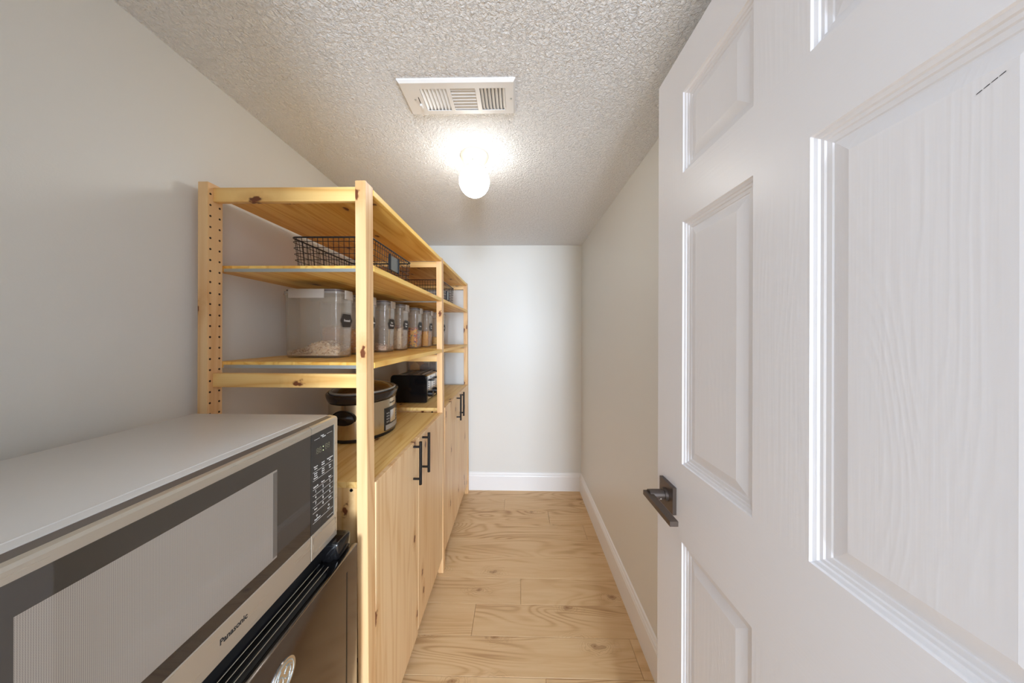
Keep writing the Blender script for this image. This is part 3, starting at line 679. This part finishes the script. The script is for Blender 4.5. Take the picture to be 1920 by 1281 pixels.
cp = patch(B(), R(-21), R(21), 0.020, 0.118, -0.004, 0.003).obj('control_panel', 'black_plastic', sc)
patch(B(), R(-19.5), R(19.5), 0.023, 0.044, 0.003, 0.0036).obj('lower_plate', 'panel_grey', cp)
patch(B(), R(-9), R(9), 0.050, 0.104, 0.003, 0.0036).obj('display', 'silver', cp)
kb = B()
for i in range(4):
    for q in range(2):
        for sgn in (-1, 1):
            a = sgn * (16.5 - q * 4); patch(kb, R(a - 1.2), R(a + 1.2), 0.054 + i * 0.0125, 0.060 + i * 0.0125, 0.003, 0.0036, 2)
tag(kb.obj('buttons', 'panel_grey', cp), kind='stuff')
lg = B(); text_into(lg, 'Crock-Pot', 0.011, (0, 0, 0), fn=lambda c: on_shell(c.x / 0.168, 0.136 + c.y, 0.0006 + c.z)); lg.obj('lettering', 'print_dark', bd, smooth=0)

# ------------------------------------------------------------------ toaster
TX0, TX1, TY0, TY1, TZ = -0.790, -0.562, 1.850, 2.140, 0.925
to = thing('toaster', ((TX0 + TX1) / 2, (TY0 + TY1) / 2, TZ), 'four-slice toaster with glossy black ends and chrome control side', 'toaster')
def tprof(x0, x1, z0, z1, rt, rb=0.008, n=6):
    pts = []
    for cx, cz, r, a0 in ((x1 - rt, z1 - rt, rt, 0), (x0 + rt, z1 - rt, rt, 90), (x0 + rb, z0 + rb, rb, 180), (x1 - rb, z0 + rb, rb, 270)):
        for k in range(n + 1): a = R(a0 + 90 * k / n); pts.append((cx + r * math.cos(a), cz + r * math.sin(a)))
    return pts
xz = lambda u, v, d: (u, d, v)
for a, b_, c in ((TY0 + 0.004, TY0 + 0.026, TY0), (TY1 - 0.026, TY1 - 0.004, TY1)):
    e = B(); e.prism(tprof(TX0, TX1, TZ + 0.004, TZ + 0.174, 0.022), xz, a, b_)
    e.prism(tprof(TX0 + 0.006, TX1 - 0.006, TZ + 0.010, TZ + 0.168, 0.018), xz, min(c, a if c < a else b_), max(c, a if c < a else b_))
    e.obj('end_cap', 'gloss_black', to, smooth=40)
tb = B().prism(tprof(TX0 + 0.004, TX1 - 0.004, TZ + 0.012, TZ + 0.170, 0.018), xz, TY0 + 0.026, TY1 - 0.026).obj('housing', 'chrome', to, smooth=40)
B().box(TX0 + 0.028, TX1 - 0.028, TY0 + 0.03, TY1 - 0.03, TZ + 0.1701, TZ + 0.1725, 0.001).obj('top_plate', 'cooker_dark', to)
for x in (TX0 + 0.062, TX0 + 0.100, TX1 - 0.100, TX1 - 0.062): B().box(x - 0.011, x + 0.011, TY0 + 0.055, TY1 - 0.055, TZ + 0.1726, TZ + 0.1732).obj('slot', 'black_plastic', to)
for x in (TX0 + 0.040, TX1 - 0.040): B().box(x - 0.003, x + 0.003, TY0 + 0.035, TY1 - 0.035, TZ + 0.1726, TZ + 0.176, 0.001).obj('trim_bar', 'chrome', to)
B().box(TX0 + 0.02, TX1 - 0.02, TY0 + 0.02, TY1 - 0.02, TZ, TZ + 0.012).obj('foot_plate', 'black_plastic', to)
for yc in (TY0 + 0.085, TY1 - 0.085):
    xf = TX1 - 0.004
    B().box(xf, xf + 0.001, yc + 0.012, yc + 0.020, TZ + 0.06, TZ + 0.158).obj('lever_track', 'black_plastic', to)
    B().box(xf, xf + 0.022, yc - 0.012, yc + 0.042, TZ + 0.128, TZ + 0.138, 0.002, 2).obj('lever', 'black_plastic', to)
    B().cyl((xf, yc, TZ + 0.045), (xf + 0.020, yc, TZ + 0.045), 0.021, 24, 0.019).obj('dial', 'black_plastic', to)
    for i in range(4): B().cyl((xf, yc - 0.030, TZ + 0.075 + i * 0.014), (xf + 0.002, yc - 0.030, TZ + 0.075 + i * 0.014), 0.004, 10).obj('button', 'black_plastic', to)

# ------------------------------------------------------------------ clear bin with packets behind the toaster
BX0, BX1, BY0, BY1 = -0.815, -0.605, 2.22, 2.42
bn = thing('acrylic_bin', ((BX0 + BX1) / 2, (BY0 + BY1) / 2, TZ), 'tall clear acrylic bin of brown packets behind the toaster', 'bin')
b = B(); w = 0.003
for q in ((BX0, BX1, BY0, BY0 + w), (BX0, BX1, BY1 - w, BY1), (BX0, BX0 + w, BY0 + w, BY1 - w), (BX1 - w, BX1, BY0 + w, BY1 - w)): b.box(*q, TZ + w, TZ + 0.25)
b.box(BX0, BX1, BY0, BY1, TZ, TZ + w); b.obj('bin_walls', 'plastic', bn)
B().tube(rrect(BX0 + 0.001, BX1 - 0.001, BY0 + 0.001, BY1 - 0.001, 0.004, TZ + 0.251, 3), 0.002, 6, True).obj('rim', 'latch', bn)
for x0_, x1_, h, m, lab in ((BX0 + 0.006, BX0 + 0.075, 0.222, 'amber', 'amber coloured packet standing in the clear bin'), (BX0 + 0.082, BX0 + 0.105, 0.200, 'choc', 'narrow brown packet standing in the clear bin'),
                            (BX0 + 0.150, BX0 + 0.178, 0.235, 'cocoa', 'dark brown packet standing in the clear bin')):
    p = B(); z0 = TZ + w + 0.0005; z1 = TZ + h; y0_, y1_ = BY0 + 0.03, BY1 - 0.03; ym = (y0_ + y1_) / 2
    p.add([(x0_, y0_, z0), (x1_, y0_, z0), (x1_, y1_, z0), (x0_, y1_, z0), (x0_, y0_, z1 - 0.03), (x1_, y0_, z1 - 0.03), (x1_, y1_, z1 - 0.03), (x0_, y1_, z1 - 0.03),
           ((x0_ + x1_) / 2 - 0.002, y0_, z1), ((x0_ + x1_) / 2 + 0.002, y0_, z1), ((x0_ + x1_) / 2 + 0.002, y1_, z1), ((x0_ + x1_) / 2 - 0.002, y1_, z1)],
          [(3, 2, 1, 0), (0, 1, 5, 4), (1, 2, 6, 5), (2, 3, 7, 6), (3, 0, 4, 7), (4, 5, 9, 8), (5, 6, 10, 9), (6, 7, 11, 10), (7, 4, 8, 11), (8, 9, 10, 11)])
    tag(p.obj('food_packet', m, None, ((x0_ + x1_) / 2, ym, z0), smooth=0), lab, 'packet', 'packets in the clear bin')

# ------------------------------------------------------------------ fridge
FX0, FX1, FY0, FY1, FZ = -0.925, -0.430, 0.255, 0.802, 0.824
fr = thing('mini_fridge', ((FX0 + FX1) / 2, (FY0 + FY1) / 2, 0), 'compact fridge with a dark reflective door under the microwave', 'fridge')
B().box(FX0, -0.490, FY0, FY1, 0.02, FZ, 0.006, 2).obj('body', 'fridge_black', fr)
for x in (FX0 + 0.05, -0.54):
    for y in (FY0 + 0.05, FY1 - 0.05): B().cyl((x, y, 0), (x, y, 0.02), 0.018, 14).obj('foot', 'black_plastic', fr)
d = B().box(-0.4445, FX1, FY0, FY1, 0.09, 0.791, 0.0025, 2).obj('door', 'fridge_door', fr)
B().box(-0.489, -0.4450, FY0, FY1, 0.09, 0.776).obj('door_liner', 'fridge_black', d)
g = B()
for x, z in ((-0.4845, 0.790), (-0.4735, 0.787), (-0.4625, 0.784)): g.box(x - 0.0017, x + 0.0017, FY0 + 0.01, FY1 - 0.075, 0.776, z, 0.0008)
g.obj('grip_ridges', 'chrome', d)  # chrome colour stands in for bright highlights along dark ridges
g = B()      # sloping end of the finger pull
g.add([(-0.4600, FY1 - 0.082, 0.7765), (-0.4450, FY1 - 0.118, 0.7765), (-0.4450, FY1 - 0.062, 0.7765), (-0.4600, FY1 - 0.062, 0.7765),
       (-0.4600, FY1 - 0.082, 0.780), (-0.4450, FY1 - 0.118, 0.780), (-0.4450, FY1 - 0.062, 0.789), (-0.4600, FY1 - 0.062, 0.789)],
      [(0, 1, 2, 3), (4, 5, 6, 7), (0, 1, 5, 4), (1, 2, 6, 5), (2, 3, 7, 6), (3, 0, 4, 7)])
g.obj('pull_end', 'gloss_black', d)
B().box(-0.530, -0.4460, FY1 - 0.060, FY1 - 0.002, 0.7765, 0.829, 0.008, 3).obj('hinge_cover', 'gloss_black', fr)
B().box(FX1 - 0.0004, FX1 + 0.0006, FY1 - 0.052, FY1 - 0.0475, 0.12, 0.750, 0.0004).obj('door_slot', 'gloss_black', d)
# round badge with a swirl monogram
byc, bzc = 0.543, 0.722
bg = B(); xr = lambda u, v, dd: (dd, byc + u, bzc + v)
bg.prism([(0.029 * math.cos(2 * math.pi * k / 40), 0.029 * math.sin(2 * math.pi * k / 40)) for k in range(40)], xr, FX1 - 0.0005, FX1 + 0.003)
bdg = tag(bg.obj('badge', 'silver', d), 'round silver badge with a script monogram')
sw = B(); sw.tube([(FX1 + 0.0032, byc + 0.024 * math.cos(2 * math.pi * k / 40), bzc + 0.024 * math.sin(2 * math.pi * k / 40)) for k in range(40)], 0.0010, 6, True)
for sx in (-1, 1):
    sw.tube([(FX1 + 0.0032, byc + sx * (0.009 + 0.0075 * math.cos(a)), bzc + 0.010 * math.sin(a) + sx * 0.002) for a in [R(40 + 300 * k / 20) if sx < 0 else R(-140 + 300 * k / 20) for k in range(21)]], 0.0010, 6)
for k in range(4):
    a0 = R(90 * k + 20); sw.tube([(FX1 + 0.0032, byc + (0.020 - 0.004 * q / 8) * math.cos(a0 + q * 0.11), bzc + (0.020 - 0.004 * q / 8) * math.sin(a0 + q * 0.11)) for q in range(9)], 0.0008, 6)
sw.obj('monogram', 'steel_strip', bdg)

# ------------------------------------------------------------------ microwave
MX0, MX1, MY0, MY1, MZ0, MZ1 = -0.842, -0.467, 0.244, 0.770, 0.8345, 1.1455
XF0_ = -0.4880
mw = thing('microwave_oven', ((MX0 + MX1) / 2, (MY0 + MY1) / 2, 0.824), 'grey microwave oven with black glass door on top of the fridge', 'microwave')
B().box(MX0, -0.4885, MY0 + 0.003, MY1 - 0.003, MZ0, MZ1, 0.003, 2).obj('body', 'mw_top', mw)
B().prism([(XF0_, MZ1 - 0.0013), (MX1 - 0.0075, MZ1 - 0.0035), (MX1 - 0.0075, MZ1 - 0.0042), (XF0_, MZ1 - 0.0022)], lambda u, v, dd: (u, dd, v), MY0 + 0.004, MY1 - 0.012).obj('bezel_shade_strip', plain('bezel_shade_grey', srgb(112, 104, 98), 0.35, 0.3), mw)  # dark strip paints the recess shade and dark reflection on the bezel top
rb = B().tube([(-0.507, MY0 + 0.02, MZ1), (-0.507, MY1 - 0.075, MZ1)], 0.0012, 6); rb.obj('top_crease', 'mw_top', mw)
for x in (MX0 + 0.05, -0.53):
    for y in (MY0 + 0.05, MY1 - 0.05): B().cyl((x, y, 0.8242), (x, y, MZ0), 0.012, 12).obj('foot', 'black_plastic', mw)
XF0 = -0.488; SP = 0.6725
zf0, zf1 = MZ0, MZ1 - 0.004
dr = B()      # door frame : top rail, bottom rail, left rail (right side runs into the glass)
prof = [(XF0, zf1 - 0.018), (MX1, zf1 - 0.018), (MX1, zf1 - 0.006), (MX1 - 0.002, zf1 - 0.002), (MX1 - 0.006, zf1), (XF0, zf1 + 0.0025)]
uv = lambda u, v, dd: (u, dd, v)
dr.prism(prof, uv, MY0, SP - 0.0008)
dr.box(XF0, MX1, MY0, SP - 0.0008, zf0, 0.892, 0.0012)
dr.box(XF0, MX1 - 0.0015, MY0, MY0 + 0.006, 0.892, zf1 - 0.018)
dor = dr.obj('door', 'mw_bezel', mw, smooth=25)
W0, W1, WZ0, WZ1 = 0.2705, 0.577, 0.918, 1.089
gz1 = zf1 - 0.0182
g = B()
for q in ((MY0 + 0.006, W0, 0.8922, gz1), (W1, SP - 0.0008, 0.8922, gz1), (W0, W1, 0.8922, WZ0), (W0, W1, WZ1, gz1)): g.box(XF0, MX1 - 0.0012, q[0], q[1], q[2], q[3])
g.obj('door_glass', 'mw_glass', dor, smooth=0)
B().box(XF0, MX1 - 0.0013, W0, W1, WZ0, WZ1).obj('door_window', 'mw_screen', dor, smooth=0)
g = B().box(MX1 - 0.0013, MX1 - 0.0009, W1 - 0.010, W1, WZ0 + 0.004, WZ1 - 0.004); g.obj('window_edge', plain('window_edge_grey', srgb(104, 98, 92), 0.15), dor, smooth=0)
lg = B(); text_into(lg, 'Panasonic', 0.0134, (MX1 + 0.0001, 0.4875, 0.866), bold=0.00035, sx=0.92)
lg.obj('logo', 'print_dark', dor, smooth=0)
# control side
cb = B()
cb.prism(prof, uv, SP + 0.0008, MY1)
cb.box(XF0, MX1, SP + 0.0008, MY1, zf0, 0.8925, 0.0012)
cb.box(XF0, MX1, MY1 - 0.012, MY1, 0.8925, zf1 - 0.018)
con = cb.obj('control_panel', 'mw_bezel', mw, smooth=25)
P0, P1 = SP + 0.0012, MY1 - 0.0122
B().box(XF0, MX1 - 0.0015, P0, P1, 0.8927, gz1).obj('keypad', 'mw_panel', con, smooth=0)
g = B().tube(rrect(0, 0, 0, 0, 0, 0)[:0] or [(MX1 + 0.0001, P0 + 0.006, 0.848), (MX1 + 0.0001, MY1 - 0.008, 0.848), (MX1 + 0.0001, MY1 - 0.008, 0.884), (MX1 + 0.0001, P0 + 0.006, 0.884)], 0.0008, 6, True)
g.obj('door_button', 'silver', con)
xp = MX1 - 0.0014; yc = (P0 + P1) / 2; cw = 0.0262
tx = B()
text_into(tx, 'Genius', 0.0042, (xp, yc - 0.003, 1.1105)); text_into(tx, 'Sensor', 0.0050, (xp, yc + 0.003, 1.1065))
def hline(z, a=P0 + 0.006, b_=P1 - 0.004): tx.box(xp, xp + 0.0003, a, b_, z - 0.0003, z + 0.0003)
hline(1.1075, P0 + 0.010, yc - 0.013); hline(1.1085, yc + 0.014, P1 - 0.008)
def row(z, words, size=0.0042, lead=0.0052):
    for k, wd in enumerate(words):
        ls = wd.split('\n')
        for q, l in enumerate(ls): text_into(tx, l, size, (xp, yc + (k - 1) * cw, z - (q - (len(ls) - 1) / 2) * lead), sx=0.92, bold=0.00006)
row(1.0425, ['Popcorn\n3.5 oz', 'Sensor\nReheat', 'Turbo Defrost\nlb/oz']); hline(1.0335)
row(1.0240, ['Frozen\nFoods\nBeverage', 'Keep\nWarm\nMenu', 'More\nLess']); hline(1.0140)
row(0.9985, ['Quick 30', 'Power', 'Timer'], 0.0048); hline(0.9935)
for i, r_ in enumerate((['1', '2', '3'], ['4', '5', '6'], ['7', '8', '9'])): row(0.9870 - i * 0.0135, r_, 0.0085); hline(0.9800 - i * 0.0135)
row(0.9465, ['Timer', '', 'Clock'], 0.0046); text_into(tx, '0', 0.0085, (xp, yc, 0.9465)); hline(0.9395)
text_into(tx, 'O', 0.0065, (xp, yc - 0.022, 0.9290)); text_into(tx, 'O', 0.0065, (xp, yc + 0.022, 0.9290))
text_into(tx, 'Stop/Reset', 0.0050, (xp, yc - 0.020, 0.9215), sx=0.95); text_into(tx, 'Start', 0.0050, (xp, yc + 0.022, 0.9215)); hline(0.9165)
hline(0.9010, P1 - 0.026, P1 - 0.003)
tx.obj('key_legends', 'print_white', con, smooth=0)
dg = B(); text_into(dg, '88', 0.020, (xp, yc - 0.0155, 1.078)); text_into(dg, '88', 0.020, (xp, yc + 0.0165, 1.078)); dg.obj('display_digits', 'led', con, smooth=0)
dd = B()
for z in (1.0735, 1.0825): dd.box(xp, xp + 0.0004, yc - 0.0007, yc + 0.0011, z - 0.0009, z + 0.0009)
dd.obj('clock_dots', 'led_on', con, smooth=0)

for o in bpy.data.objects:
    if '_o' in o: del o['_o']
